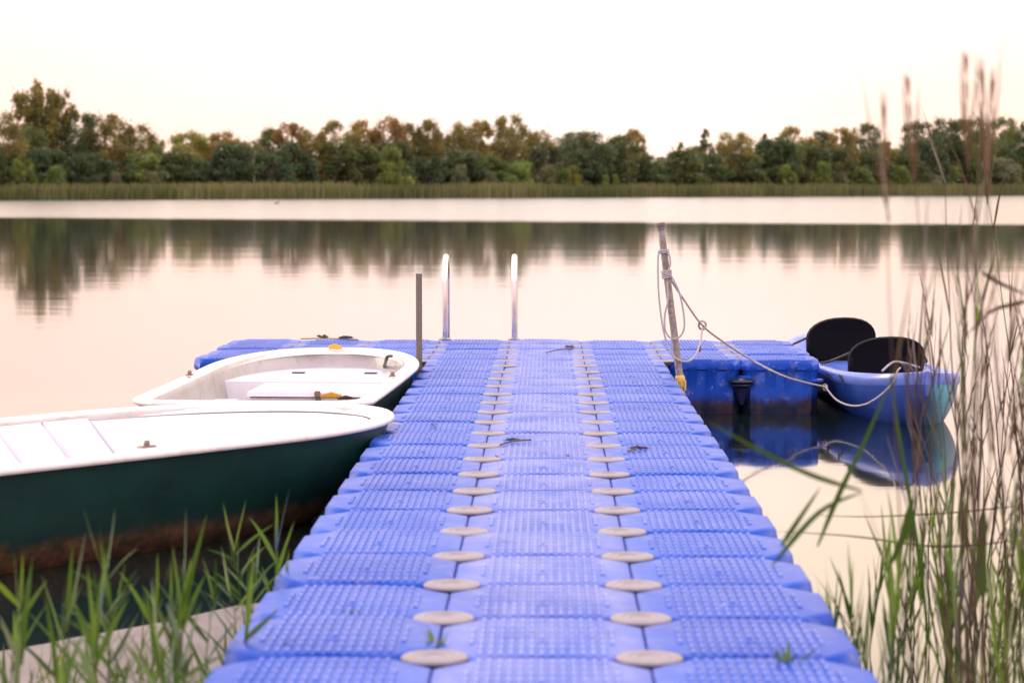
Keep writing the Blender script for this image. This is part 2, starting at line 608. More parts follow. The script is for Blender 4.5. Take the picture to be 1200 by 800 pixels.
tag(m.build('reed_bed', M['farreed'], smooth=False, attr='tone'), kind='stuff')


# ------------------------------------------------------------------ far trees
def crown_mesh(kind, seed, nleaf):
    """Crown of unit height (z 0..1) and about unit width, as leaf clumps round many small centres."""
    rnd = random.Random(seed)
    blobs = []
    if kind == 'round':
        for i in range(46):
            z = rnd.uniform(.10, .95)
            prof = math.sin(PI * min(1, (z * .88 + .12)) ** 1.1) ** .55
            a = rnd.uniform(0, 2 * PI); rr = .42 * prof * math.sqrt(rnd.uniform(.25, 1))
            blobs.append((Vector((rr * math.cos(a), rr * math.sin(a), z)), rnd.uniform(.07, .15) * (.75 if z > .85 else 1)))
    elif kind == 'poplar':
        for s_ in range(12):
            a = s_ * 2.4 + rnd.uniform(-.3, .3); r0 = .05 + .36 * math.sqrt(s_ / 12); zt_ = rnd.uniform(.86, .98) - r0 * .30
            for q in range(11):
                z = .12 + (zt_ - .12) * (q + rnd.random()) / 11
                rr = r0 * (.6 + .6 * z)
                blobs.append((Vector((rr * math.cos(a) + rnd.uniform(-.07, .07), rr * math.sin(a) + rnd.uniform(-.07, .07), z)), rnd.uniform(.045, .085)))
    elif kind == 'conifer':
        for i in range(60):
            z = rnd.uniform(.05, .98)
            rr = .40 * (1 - z) ** .8 * rnd.uniform(.5, 1); a = rnd.uniform(0, 2 * PI)
            blobs.append((Vector((rr * math.cos(a), rr * math.sin(a), z)), .035 + .06 * (1 - z)))
    elif kind == 'open':
        for i in range(60):
            z = rnd.uniform(.08, .97)
            prof = math.sin(PI * min(1, z * .85 + .15)) ** .5
            a = rnd.uniform(0, 2 * PI); rr = .44 * prof * math.sqrt(rnd.uniform(.15, 1))
            blobs.append((Vector((rr * math.cos(a), rr * math.sin(a), z)), rnd.uniform(.05, .10)))
    else:  # shrub
        for i in range(30):
            z = rnd.uniform(.08, .9)
            prof = math.sqrt(max(.02, 1 - z ** 2.2))
            a = rnd.uniform(0, 2 * PI); rr = .45 * prof * math.sqrt(rnd.uniform(.2, 1))
            blobs.append((Vector((rr * math.cos(a), rr * math.sin(a), z)), rnd.uniform(.08, .15)))
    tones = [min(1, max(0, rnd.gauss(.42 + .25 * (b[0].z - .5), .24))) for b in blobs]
    wts = [b[1] ** 2 for b in blobs]
    mb = MB()
    idx = rnd.choices(range(len(blobs)), weights=wts, k=nleaf)
    for i in idx:
        c, r = blobs[i]
        d = Vector((rnd.gauss(0, 1), rnd.gauss(0, 1), rnd.gauss(0, 1))).normalized()
        p = c + Vector((d.x, d.y, d.z * .8)) * r * rnd.uniform(.4, 1.25)
        if rnd.random() < .10: p += d * r * .6
        nv = (d + Vector((rnd.gauss(0, .6), rnd.gauss(0, .6), rnd.gauss(0, .6) + .25))).normalized()
        t = nv.orthogonal().normalized()
        t = Matrix.Rotation(rnd.uniform(0, 2 * PI), 3, nv) @ t
        b = nv.cross(t)
        sz = rnd.uniform(.012, .025)
        if kind == 'shrub': sz *= 1.6
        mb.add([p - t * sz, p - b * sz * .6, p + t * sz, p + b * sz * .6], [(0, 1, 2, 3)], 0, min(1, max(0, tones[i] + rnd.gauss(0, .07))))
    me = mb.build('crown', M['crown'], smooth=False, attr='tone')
    COL.objects.unlink(me)
    return me.data, blobs


def trunk_mesh(kind, seed, blobs):
    rnd = random.Random(seed)
    mb = MB()
    top = .9 if kind in ('poplar', 'conifer') else .7
    pts = [Vector((0, 0, -.35)), Vector((.004, 0, 0)), Vector((rnd.uniform(-.02, .02), rnd.uniform(-.02, .02), .3)), Vector((rnd.uniform(-.03, .03), rnd.uniform(-.03, .03), top))]
    mb.tube(spline(pts, 4), [.026 - .022 * i / 12 for i in range(13)], 7)
    for c, r in rnd.sample(blobs, min(14, len(blobs))):
        z0 = max(.02, c.z * .6 - .05)
        p0 = Vector((0, 0, z0))
        mid = p0.lerp(c, .5) + Vector((0, 0, .02))
        mb.tube([p0, mid, c], [.010, .007, .003], 5)
    o = mb.build('trunk', M['bark'])
    COL.objects.unlink(o)
    return o.data


VAR = {}
for kind, cnt, nl in (('round', 6, 9500), ('open', 4, 7500), ('poplar', 2, 15000), ('conifer', 2, 6500), ('shrub', 4, 6000)):
    VAR[kind] = []
    for q in range(cnt):
        cm, bl = crown_mesh(kind, 100 + 17 * q + len(kind), nl)
        VAR[kind].append((cm, trunk_mesh(kind, q, bl)))

TONES = {   # leaf colours (linear)
    'dark green': (0.093, 0.128, 0.042), 'deep green': (0.071, 0.108, 0.047), 'olive': (0.177, 0.168, 0.047), 'mid green': (0.127, 0.176, 0.047),
    'russet': (0.224, 0.166, 0.055), 'ochre': (0.276, 0.217, 0.055), 'light green': (0.163, 0.233, 0.055), 'grey green': (0.156, 0.180, 0.092),
    'yellow green': (0.212, 0.226, 0.047),
}
LANDMARK = [(50, 'the tall poplar'), (300, 'the pale birch stem'), (493, 'the grey post'), (602, 'the second ladder rail'), (774, 'the roped mooring pole'),
            (1000, 'the kayak seats')]
ORD = ['first', 'second', 'third', 'fourth', 'fifth', 'sixth', 'seventh', 'eighth', 'ninth', 'tenth', 'eleventh', 'twelfth', 'thirteenth']
trnd = random.Random(21)
TREES = []


def tree(px, top, wpx, kind, tone, off, base_frac=.12, cat='tree', row='', z0=.4):
    d = shore_d(px) + off
    x, y = dirp(px, d)
    H = (222 - top) / FPX * d + CAM_H - z0
    W = wpx / FPX * d
    cm, tm = trnd.choice(VAR[kind])
    root = empty('tree' if cat == 'tree' else cat, (x, y, z0), trnd.uniform(0, 6.28))
    b = H * base_frac
    cr = bpy.data.objects.new('crown', cm)
    COL.objects.link(cr); cr.parent = root
    cr.location = (0, 0, b)
    cr.scale = (W / .95, W / .95, (H - b) / .98)
    c = TONES[tone]
    j = trnd.uniform(.85, 1.15)
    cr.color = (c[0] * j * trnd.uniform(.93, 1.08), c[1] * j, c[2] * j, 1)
    tr = bpy.data.objects.new('trunk', tm)
    COL.objects.link(tr); tr.parent = root
    tr.location = (0, 0, b)
    tr.scale = ((W + H) * .4, (W + H) * .4, (H - b))
    TREES.append((px, tone, kind, cat, row, root))
    return root


main = [  # px, top, width, kind, tone
    (-150, 140, 70, 'round', 'dark green'), (-100, 146, 60, 'round', 'olive'), (-55, 138, 64, 'round', 'dark green'),
    (3, 134, 56, 'round', 'olive'), (50, 91, 62, 'poplar', 'olive'), (30, 150, 50, 'round', 'dark green'), (92, 133, 48, 'round', 'deep green'),
    (122, 133, 52, 'round', 'olive'), (160, 148, 48, 'round', 'olive'), (186, 163, 34, 'round', 'mid green'), (222, 156, 48, 'round', 'yellow green'),
    (262, 156, 44, 'round', 'ochre'), (288, 160, 36, 'round', 'olive'), (318, 152, 40, 'round', 'dark green'), (340, 145, 46, 'open', 'russet'),
    (366, 152, 38, 'round', 'olive'), (396, 143, 46, 'round', 'olive'), (424, 143, 42, 'round', 'ochre'), (456, 135, 44, 'round', 'russet'),
    (482, 146, 40, 'round', 'dark green'), (501, 142, 40, 'round', 'olive'), (538, 141, 46, 'round', 'olive'), (564, 144, 40, 'open', 'ochre'),
    (597, 137, 46, 'round', 'olive'), (632, 152, 40, 'round', 'olive'), (682, 154, 62, 'round', 'deep green'), (690, 156, 40, 'round', 'russet'), (728, 160, 52, 'round', 'dark green'),
    (742, 154, 30, 'open', 'ochre'), (772, 181, 40, 'round', 'dark green'), (797, 168, 32, 'conifer', 'olive'), (826, 153, 40, 'conifer', 'dark green'), (858, 155, 44, 'round', 'olive'),
    (895, 157, 30, 'conifer', 'deep green'), (930, 150, 46, 'round', 'olive'), (918, 165, 40, 'round', 'mid green'), (960, 155, 44, 'round', 'deep green'), (985, 152, 36, 'open', 'olive'),
    (1010, 146, 46, 'round', 'deep green'), (1037, 166, 24, 'round', 'olive'), (1078, 144, 56, 'round', 'deep green'), (1104, 141, 46, 'round', 'deep green'), (1135, 140, 52, 'round', 'dark green'),
    (1174, 139, 44, 'round', 'mid green'), (1200, 144, 60, 'round', 'deep green'), (1250, 140, 60, 'round', 'dark green'), (1310, 146, 64, 'round', 'olive'), (1370, 150, 64, 'round', 'dark green'),
]
for i, (px, top, w, kind, tone) in enumerate(main):
    tree(px, top, w * 1.22, kind, tone, 34 + trnd.uniform(-6, 8), .13 if kind != 'conifer' else .05, row='front')
# a second, lower rank that closes the wood below its skyline
for i in range(40):
    px = -130 + i * 37 + trnd.uniform(-9, 9)
    top = 172 + trnd.uniform(-9, 10)
    if 752 < px < 790 or 1030 < px < 1055: top = 190
    tone = trnd.choice(['dark green', 'deep green', 'deep green', 'mid green', 'dark green'])
    tree(px, top, trnd.uniform(50, 64), 'shrub', tone, 26 + trnd.uniform(-2, 4), 0, row='low')
for i in range(34):
    px = -140 + i * 44 + trnd.uniform(-9, 9)
    tree(px, 190 + trnd.uniform(-8, 6), trnd.uniform(62, 74), 'shrub', trnd.choice(['dark green', 'deep green', 'olive']), 44 + trnd.uniform(-3, 3), 0, row='inner')
# back rank seen in the gaps
for i in range(30):
    px = -130 + i * 50 + trnd.uniform(-12, 12)
    top = 166 + trnd.uniform(-6, 8)
    if 735 < px < 800: top = 184
    if 1020 < px < 1066: continue
    tree(px, top, trnd.uniform(56, 70), 'round', trnd.choice(['dark green', 'olive']), 52 + trnd.uniform(-4, 6), .06, row='back')
# shrubs on the meadow before the wood
for (px, top, w, tone) in [(28, 181, 26, 'light green'), (65, 195, 26, 'mid green'), (462, 172, 38, 'light green'), (540, 194, 18, 'grey green'), (574, 201, 16, 'grey green'),
                           (607, 191, 36, 'light green'), (631, 189, 34, 'grey green'), (657, 193, 24, 'mid green'), (672, 194, 20, 'yellow green'), (710, 205, 9, 'light green'), (721, 205, 9, 'light green'),
                           (892, 200, 20, 'light green'), (920, 194, 22, 'light green'), (950, 197, 16, 'mid green'), (964, 191, 18, 'light green'), (985, 204, 16, 'grey green'), (1008, 197, 30, 'mid green'),
                           (1053, 195, 26, 'light green'), (1085, 202, 40, 'grey green'), (1110, 190, 30, 'mid green'), (1165, 186, 60, 'grey green'), (180, 202, 16, 'grey green'), (136, 203, 14, 'grey green')]:
    tree(px, top, w * 1.1, 'shrub', tone, 17 + trnd.uniform(-1, 3), 0, cat='shrub', row='shrub', z0=.3)

used = {}
for row in ('front', 'low', 'inner', 'back', 'shrub'):
    cells = {}
    for t in TREES:
        if t[4] == row:
            lm = min(LANDMARK, key=lambda q: abs(q[0] - t[0]))
            cells.setdefault((lm, t[0] >= lm[0]), []).append(t)
    for (lm, right), ts in cells.items():
        ts.sort(key=lambda t: abs(t[0] - lm[0]))
        for i, (px, tone, kind, cat, rw, root) in enumerate(ts):
            side = 'right' if right else 'left'
            if row == 'front' and kind == 'poplar':
                lab = 'tallest tree of the far wood, a slender olive poplar above all others'
            elif row == 'front':
                nm = {'round': 'rounded', 'open': 'loose airy', 'conifer': 'pointed'}[kind]
                lab = f'{tone} {nm} skyline tree, {ORD[i]} to the {side} of {lm[1]}'
            elif row == 'low':
                lab = f'low {tone} tree at wood edge, {ORD[i]} to the {side} of {lm[1]}'
            elif row == 'inner':
                lab = f'bushy {tone} tree inside the wood, {ORD[i]} to the {side} of {lm[1]}'
            elif row == 'back':
                lab = f'{tone} tree in back of wood, {ORD[i]} to the {side} of {lm[1]}'
            else:
                lab = f'{tone} shrub above far reeds, {ORD[i]} to the {side} of {lm[1]}'
            tag(root, lab, cat, 'trees of the wood across the lake' if cat == 'tree' else 'shrubs along the far shore')
# the pale birch stem at the wood's edge
d = shore_d(300) + 20
x, y = dirp(297, d)
root = empty('dead_tree', (x, y, .3))
m = MB()
m.tube(spline([(0, 0, -.2), (.1, 0, 2.5), (.05, 0, 5), (.3, 0, 7.2)], 4), [.16 - .011 * i for i in range(13)], 7)
m.build('trunk', plain('pale_bark', (.30, .23, .16), .85, 0, .3, 3), root)
m = MB()
for z, dx, dz in ((3.5, 1.0, 1.2), (4.6, -.9, 1.1), (5.6, .7, .9), (6.2, -.5, .8)):
    m.tube([(.08, 0, z), (.08 + dx * .5, .1, z + dz * .4), (.08 + dx, .1, z + dz)], [.05, .035, .015], 5)
m.build('branch', M['bark'], root)
tag(root, 'thin pale bare birch stem standing before the far wood', 'tree')

# ------------------------------------------------------------------ floating dock
DX = -.011
TOP = .345
Y_END = 16.88
NE = 22


def outline(ins, cx, cy, z, corr=0.0, wave=.012):
    a = .2496 - ins
    pts = []
    for side in range(4):
        cut = cx if side in (0, 2) else cy
        for q in range(NE + 1):
            t = -1 + 2 * q / NE
            u = t * (a - cut)
            wv = wave * math.cos(2 * PI * u / .42)
            cr = corr * (.5 + .5 * math.cos(2 * PI * u / .125)) if corr else 0
            if side == 0: pts.append((u, -a + .0052 + cr + wv, z))
            elif side == 1: pts.append((a - cr, u, z))
            elif side == 2: pts.append((-u, a - .0052 - cr + wv, z))
            else: pts.append((-a + cr, -u, z))
    return pts


def module_mesh(seed):
    rnd = random.Random(seed)
    mb = MB()
    rg = [outline(.012, .092, .120, 0), outline(.005, .088, .115, -.002), outline(.001, .080, .105, -.007), outline(0, .052, .070, -.030), outline(0, .048, .058, -.040), outline(0, .046, .054, -.062),
          outline(.010, .046, .052, -.072, .008), outline(.010, .046, .052, -.20, .010), outline(.012, .046, .052, -.33, .010), outline(.03, .05, .05, -.395, .0)]
    rg = rg[::-1]
    mb.rings(rg, True, True, True)
    # raised tread: fifteen ribs, each broken into short studs
    nx, ny = 15, 7
    for i in range(nx):
        x = (i - (nx - 1) / 2) * .0242
        for j in range(ny):
            y = (j - (ny - 1) / 2) * .0655
            if (i == 7 and j == 2) or (abs(x) > .15 and abs(y) > .10): continue
            h = .0042
            mb.box((x, y, h / 2 + .0002), (.0125, .0640, h), 0, 0, .80)
    # the small plug in the middle
    mb.lathe((0, -.0655, 0), [(.013, 0), (.013, .0022), (.008, .0028)], 12)
    # connecting lugs at four heights, one per corner
    for q, (sx, sy) in enumerate(((-1, -1), (1, -1), (1, 1), (-1, 1))):
        z = -.100 - .022 * q
        mb.lathe((sx * .226, sy * .222, z - .018), [(.040, 0), (.046, .003), (.046, .015), (.040, .018)], 14)
    o = mb.build('pontoon_module', M['blue'], angle=50)
    COL.objects.unlink(o)
    return o.data


mods = [module_mesh(q) for q in range(1)]
dock = tag(empty('floating_dock', (DX, Y_END, 0)), 'long blue plastic floating dock of ribbed cubes ending in a wide T platform', 'dock')
drnd = random.Random(5)


def dock_child(name, me, x, y, z, rz=0):
    o = bpy.data.objects.new(name, me)
    COL.objects.link(o)
    o.parent = dock
    o.location = (x, y - Y_END, z)
    o.rotation_euler = (drnd.uniform(-.007, .007), drnd.uniform(-.007, .007), rz)
    return o


cells = []
for j in range(26):
    y = Y_END - .25 - .5 * j
    for i in (-1, 0, 1): cells.append((i, y))
    if j < 4:
        for i in (-4, -3, -2, 2, 3): cells.append((i, y))
for (i, y) in cells:
    dock_child('pontoon_module', mods[0], i * .5, y, TOP + drnd.uniform(-.004, .004))

# connector pins: flat discs in the corners where four cubes meet
mb = MB()
mb.lathe((0, 0, 0), [(.018, -.16), (.03, -.03), (.072, -.007), (.078, -.002), (.0785, .002), (.074, .006), (.05, .0085), (.047, .006), (.030, .006), (.028, .0035), (.010, .0035)], 28)
pin = mb.build('connector_pin', M['pin'], angle=35)
COL.objects.unlink(pin)
pin = pin.data
spots = []
for j in range(1, 26):
    y = Y_END - .5 * j
    if j < 4:
        spots += [(k, y) for k in (-3.5, -2.5, -1.5, -.5, .5, 1.5, 2.5)]
    elif j == 4:
        spots += [(k, y) for k in (-1.5, -.5, .5, 1.5)]
    else:
        spots += [(-.5, y), (.5, y)]
for (k, y) in spots:
    dock_child('connector_pin', pin, k * .5, y, TOP + (-.003 if abs(k) < 1 and y < Y_END - 2.2 else -.008), drnd.uniform(0, 6))
dock_child('connector_pin', pin, -.735, Y_END - .5 * 12, TOP - .012)

# side couplers in the outer joints
mb = MB()
mb.lathe((0, 0, 0), [(.02, .03), (.05, .02), (.086, .010), (.088, .0), (.083, -.005), (.052, -.010), (.084, -.016), (.084, -.024), (.052, -.042), (.034, -.09), (.012, -.15)], 24)
cp = mb.build('side_coupler', M['dark_plastic'], angle=35)
COL.objects.unlink(cp)
cp = cp.data
for j in range(5, 26):
    y = Y_END - .5 * j
    for sx in (-1, 1):
        dock_child('side_coupler', cp, sx * .745, y, TOP - .15)
for k in (-3.5, -2.5, -1.5, 1.5, 2.5):
    if abs(k) > 1.6:
        dock_child('side_coupler', cp, k * .5, Y_END - 2.0 - .0, TOP - .135)
        dock_child('side_coupler', cp, k * .5, Y_END + .0, TOP - .135)

# ------------------------------------------------------------------ posts, ladder
# grey post on the left edge
p = at_z(493.5, 432, TOP)
t_ = at_y(493, 322, p.y)
post = tag(empty('grey_post', (p.x - .012, p.y, 0)), 'short grey square-topped steel post at the left edge of the dock', 'post')
m = MB()
hh = t_.z
m.box((0, 0, hh / 2 - .35), (.036, .036, hh + .7), 0, .12)
m.build('shaft', M['grey_post'], post, angle=30)
m = MB()
m.box((0, 0, hh + .003), (.040, .040, .010), 0, .12, .9)
m.build('cap', M['grey_post'], post, angle=30)

# mooring pole on the right edge
pb = at_z(797, 445, .30)
ptop = at_y(774, 263, pb.y)
pole = tag(empty('mooring_pole', (pb.x, pb.y, 0)), 'leaning galvanised mooring pole wound with pale rope, yellow foam at its foot', 'pole')
base = Vector((0, 0, 0))
tp = ptop - Vector((pb.x, pb.y, 0))
axis = (tp - Vector((0, 0, .30))).normalized()
m = MB()
b0 = Vector((0, 0, .30)) - axis * 1.1
m.tube([b0 + (tp - b0) * q / 20 for q in range(21)], .0215, 14)
m.build('shaft', M['steel'], pole)
m = MB()
m.lathe(tp, [(.023, -.035), (.023, -.012), (.029, -.008), (.029, .006), (.024, .010)], 16, 0, axis)
m.build('cap', M['grey_post'], pole)
m = MB()
c0 = Vector((0, 0, .30))
m.lathe(c0, [(.023, -.045), (.029, -.03), (.027, -.01), (.031, .010), (.027, .022), (.023, .028)], 13, 0, axis)
for q in range(5):
    a = random.uniform(0, 6.28)
    m.tube([c0 + Vector((.035 * math.cos(a), .035 * math.sin(a), 0)), c0 + Vector((  .036 * math.cos(a), .036 * math.sin(a), -.03)), c0 + Vector((.034 * math.cos(a), .034 * math.sin(a), -.06))], .006, 5)
m.build('foam_collar', M['foam'], pole)


def on_pole(z):
    return Vector((pb.x, pb.y, 0)) + Vector((0, 0, .30)) + axis * (z - .30)


# handrails of the bathing ladder
lad = tag(empty('bathing_ladder', (DX - .24, Y_END, 0)), 'stainless bathing ladder with two looped handrails at the end of the dock', 'ladder')
for px in (521.5, 602.5):
    f = at_z(px, 399.5, TOP)
    f.y = Y_END - .06
    f.x = (px - 641) / FPX * f.y * 1.0 + 0
    f = at_y(px, 399.5, Y_END - .06)
    tpz = at_y(px, 298.5, Y_END - .06).z
    x0 = f.x - (DX - .24)
    r = .19
    pts = [Vector((x0, -.06, TOP - .01)), Vector((x0, -.06, TOP + .2)), Vector((x0, -.06, tpz - r))]
    for q in range(1, 14):
        a = PI * q / 13
        pts.append(Vector((x0, -.06 + r - r * math.cos(a), tpz - r + (r - .02) * math.sin(a))))
    pts += [Vector((x0, -.06 + 2 * r, .3)), Vector((x0, -.06 + 2 * r, -.9))]
    m = MB()
    m.tube(pts, .0215, 14)
    rail = m.build('handrail', M['chrome'], lad)
    m = MB()
    m.lathe((x0, -.06, TOP + .001), [(.045, 0), (.047, .006), (.040, .010), (.026, .016), (.022, .02)], 18)
    m.build('base_plate', M['chrome_dark'], rail)
xa = at_y(521.5, 399, Y_END).x - (DX - .24); xb = at_y(602.5, 399, Y_END).x - (DX - .24)
for z in (.16, -.1, -.36):
    m = MB()
    m.box(((xa + xb) / 2, .32, z), (xb - xa, .07, .025))
    m.build('step', M['chrome_dark'], lad, angle=30)


# ------------------------------------------------------------------ rowing boats
def boat(name, L, B, sheer, n_bow, v_bow, depth, stern_taper, label, mats_rim='rim'):
    """Blunt-bowed open boat. Local x runs from stern (0) to bow (L). sheer(v): rim height above water."""
    root = tag(empty(name), label, 'boat', 'white and green open boats beside the dock')

    def half(v):
        if v > v_bow:
            t = (v - v_bow) / (L - v_bow)
            w = (1 - min(1, t) ** n_bow) ** (1 / n_bow)
        else:
            w = 1
        t = v / L
        w *= 1 - stern_taper * (1 - t) ** 2
        if v < .22: w *= 1 - .22 * ((.22 - v) / .22) ** 2.4
        return B / 2 * w
    vs_ = [L * q / 22 * (v_bow / L) for q in range(22)] + [v_bow + (L - v_bow) * math.sin(PI / 2 * q / 16) for q in range(17)]
    NS = 22

    def section(v, inset, zb, flare, flat):
        w = max(half(v) - inset, .0)
        zs = sheer(v)
        t = max(0, (v - v_bow * .8) / (L - v_bow * .8))
        zk = zb + (zs - zb) * (t ** 3.2) * .93
        out = []
        for q in range(NS + 1):
            a = PI * q / NS
            cx, sn = math.cos(a), math.sin(a)
            g = abs(sn) ** flat
            yy = w * (abs(cx) ** flare) * (1 if cx > 0 else -1)
            out.append((v, yy * (1 - .12 * g), zs - (zs - zk) * g))
        return out
    # outer hull
    m = MB()
    secs = [section(v, .012, -depth, .42, .62) for v in vs_]
    tipx = L
    secs = [[(min(p[0], L - .012), p[1], p[2] - .018) for p in s_] for s_ in secs]
    m.rings(secs, closed=False)
    st = secs[0]
    m.add(st, [tuple(range(len(st)))])
    m.build('hull', M['green'], root, angle=45)
    # white liner
    m = MB()
    lin = []
    for v in vs_:
        v2 = min(max(v, .07), L - .075)
        s_ = section(v, .075, .03, .30, .55)
        lin.append([(v2, p[1], max(p[2], .085) - .004) for p in s_])
    lin = [l[::-1] for l in lin]
    m.rings(lin, closed=False)
    m.add(lin[0], [tuple(range(len(lin[0]) - 1, -1, -1))])
    m.build('liner', M['white'], root, angle=45)
    # gunwale: rolled lip swept round the rim
    path = [Vector((0, half(0), 0))] if False else []
    for v in vs_: path.append(Vector((v, half(v), sheer(v))))
    for v in vs_[-2::-1]: path.append(Vector((v, -half(v), sheer(v))))
    for q in range(1, 8):
        y0 = -half(0) + 2 * half(0) * q / 8
        path.append(Vector((0, y0, sheer(0))))
    n = len(path)
    prof = [(.003, -.026), (.012, -.024), (.017, -.012), (.013, .000), (.002, .006), (-.030, .006), (-.052, .003), (-.068, -.005), (-.080, -.030)]
    rings = []
    for i in range(n):
        t = path[(i + 1) % n] - path[i - 1]
        nn = Vector((t.y, -t.x, 0))
        nn = -nn.normalized() if nn.length > 1e-6 else Vector((1, 0, 0))
        c = Vector((L * .45, 0, 0))
        if nn.dot(path[i] - c) < 0: nn = -nn
        rings.append([path[i] + Vector((nn.x * a, nn.y * a, b)) for a, b in prof])
    rings.append(rings[0])
    m.rings([r[::-1] for r in rings], closed=False)
    m.build('gunwale', M[mats_rim], root, angle=60)
    return root, half


def oarlock(parent, x, y, z, rz):
    m = MB()
    m.box((x, y, z + .004), (.075, .032, .008), 0, rz, .9)
    m.lathe((x, y, z + .008), [(.012, 0), (.013, .012), (.009, .020), (.004, .021)], 12)
    m.build('oarlock_socket', M['brass'], parent, angle=35)


# boat with its bow at the dock
A = Vector((.633, .774))
L1 = 3.9
front = 7.87; ncen = -7.60
NV = Vector((.774, -.633))
stern = A * (front - L1) + NV * ncen
sh1 = lambda v: .415 + .005 * (v / L1) ** 2
b1, h1 = boat('rowing_boat', L1, 1.5, sh1, 2.05, 2.68, .10, .06, 'large green open boat with cream rim, its bow touching the left dock edge')
b1.location = (stern.x, stern.y, 0)
b1.rotation_euler = (0, 0, math.atan2(A.y, A.x))
# moulded panels along the inner wall (port side is far from the dock's foot)
for sgn in (1, -1):
    for q in range(8):
        v = 2.85 - .26 * (q + 1)
        u = v + .255
        m = MB()
        ya, yb = sgn * (h1(v) - .088), sgn * (h1(u) - .088)
        za, zb_ = sh1(v) - .02, sh1(u) - .02
        yc, yd = sgn * (h1(v) - .30), sgn * (h1(u) - .30)
        V0 = [(v + .006, ya, za), (u - .004, yb, zb_), (u - .006, yd, .225), (v + .060, yc, .225), (v + .006, ya - sgn * .07, .14), (u - .004, yb - sgn * .07, .14), (u - .006, yd, .15), (v + .060, yc, .15)]
        F0 = [(0, 1, 2, 3), (3, 2, 6, 7), (0, 3, 7, 4), (1, 5, 6, 2), (0, 4, 5, 1), (4, 7, 6, 5)]
        if sgn > 0: F0 = [f[::-1] for f in F0]
        m.add(V0, F0)
        m.build('inner_panel', M['white'], b1, angle=20)
m = MB()
pts = []
for v in [L1 - 1.05 + .95 * math.sin(PI / 2 * q / 10) for q in range(11)]:
    w = max(h1(min(v + .05, L1 - .005)) - .082, .02)
    pts.append((v, w))
top_ = [(v, w, sh1(v) - .035) for v, w in pts] + [(v, -w, sh1(v) - .035) for v, w in pts[::-1]]
bot_ = [(x, y * .95, z - .17) for x, y, z in top_]
m.rings([bot_, top_], True, True, True)
m.build('bow_deck', M['white'], b1, angle=30)
m = MB()
top_ = [(v, w, .20) for v, w in [(.35 + .25 * q, h1(.35 + .25 * q) - .19) for q in range(11)]]
top_ += [(v, -w, z) for v, w, z in top_[::-1]]
m.rings([[(x, y * .97, z - .05) for x, y, z in top_], top_], True, True, True)
m.build('inner_deck', M['white'], b1, angle=30)
oarlock(b1, 2.02, -h1(2.02) + .04, sh1(2.02) + .014, 0)
oarlock(b1, 2.02, h1(2.02) - .04, sh1(2.02) + .014, 0)

# smaller boat lying in the corner of dock and platform
L2 = 3.25
sh2 = lambda v: .385 + .045 * (v / L2) ** 2
b2, h2 = boat('rowing_boat', L2, 1.21, sh2, 2.3, 1.95, .10, .02, 'small white boat with dark hull lying alongside in the corner of the dock', 'rim')
b2.location = (-1.475, 11.44, 0)
b2.rotation_euler = (0, 0, PI / 2 - .052)
# locker across the middle with a lipped lid and a hasp
m = MB()
m.box((1.38, -.17, .215), (.54, .70, .19))
lk = m.build('locker', M['white'], b2, angle=30)
m = MB()
m.box((1.37, -.17, .329), (.58, .73, .024), 0, 0, .99)
m.build('locker_lid', M['white'], lk, angle=30)
m = MB()
m.box((1.102, -.17, .314), (.012, .70, .006))  # dark strip standing in for the shadow under the lid's lip
m.build('lid_shadow', M['dark_plastic'], lk, angle=30)
m = MB()
m.box((1.07, -.19, .335), (.024, .03, .03)); m.box((1.098, -.19, .275), (.02, .026, .075)); m.lathe((1.09, -.19, .285), [(.012, -.012), (.014, 0), (.012, .012)], 10)
m.build('hasp', M['brass'], lk, angle=30)
m = MB()     # raised bow bench
pts = []
for v in [L2 - 1.15 + 1.05 * math.sin(PI / 2 * q / 10) for q in range(11)]:
    pts.append((v, max(h2(min(v + .04, L2 - .005)) - .08, .02)))
top_ = [(v, w, .315) for v, w in pts] + [(v, -w, .315) for v, w in pts[::-1]]
bot_ = [(x, y, .10) for x, y, z in top_]
m.rings([bot_, top_], True, True, True)
bb = m.build('bow_bench', M['white'], b2, angle=30)
for yy in (-.27, .17):
    m = MB()
    m.box((L2 - .55, yy, .317), (.05, .075, .012))
    m.build('drain_slot', M['dark_plastic'], bb, angle=30)
for sgn in (1, -1):
    m = MB()
    m.box((1.05, sgn * .46, .165), (1.5, .18, .15), 0, 0, .97)
    m.build('side_bench', M['white'], b2, angle=30)
oarlock(b2, 1.35, h2(1.35) - .04, sh2(1.35) + .014, 0)
oarlock(b2, 1.35, -h2(1.35) + .04, sh2(1.35) + .014, 0)
# short dark painter on the far rim
def world_tube(name, pts, r, mat, label, cat, n=8, sides=7, group=None):
    pts = spline(pts, n)
    o0 = pts[0]
    m = MB()
    m.tube([p - o0 for p in pts], r, sides)
    o = m.build(name, mat)
    o.location = o0
    if label: tag(o, label, cat, group)
    return o


q0 = at_z(459, 417, .43)
world_tube('painter_rope', [q0, at_z(454, 418, .44), at_z(452, 424, .40), at_z(450, 430, .33)], .010, M['strap'], 'short dark painter hanging inside the bow of the small white boat', 'rope')

# ------------------------------------------------------------------ kayak
kr = tag(empty('kayak', (2.27, 13.96, 0), PI / 2 + .058), 'blue sit-on-top kayak with two black seat backs at the platform end', 'kayak')
LK, BK = 3.9, .76


def kw(v):
    t = v / LK
    e1 = (1 - max(0, (.30 - t) / .30) ** 2.0) ** (1 / 1.75) if t < .30 else 1
    e2 = (1 - max(0, (t - .68) / .32) ** 2.0) ** (1 / 1.9) if t > .68 else 1
    return BK / 2 * max(.0, min(e1, e2))


def kz(v):
    t = v / LK
    return .262 + .075 * abs(2 * t - 1) ** 3.0


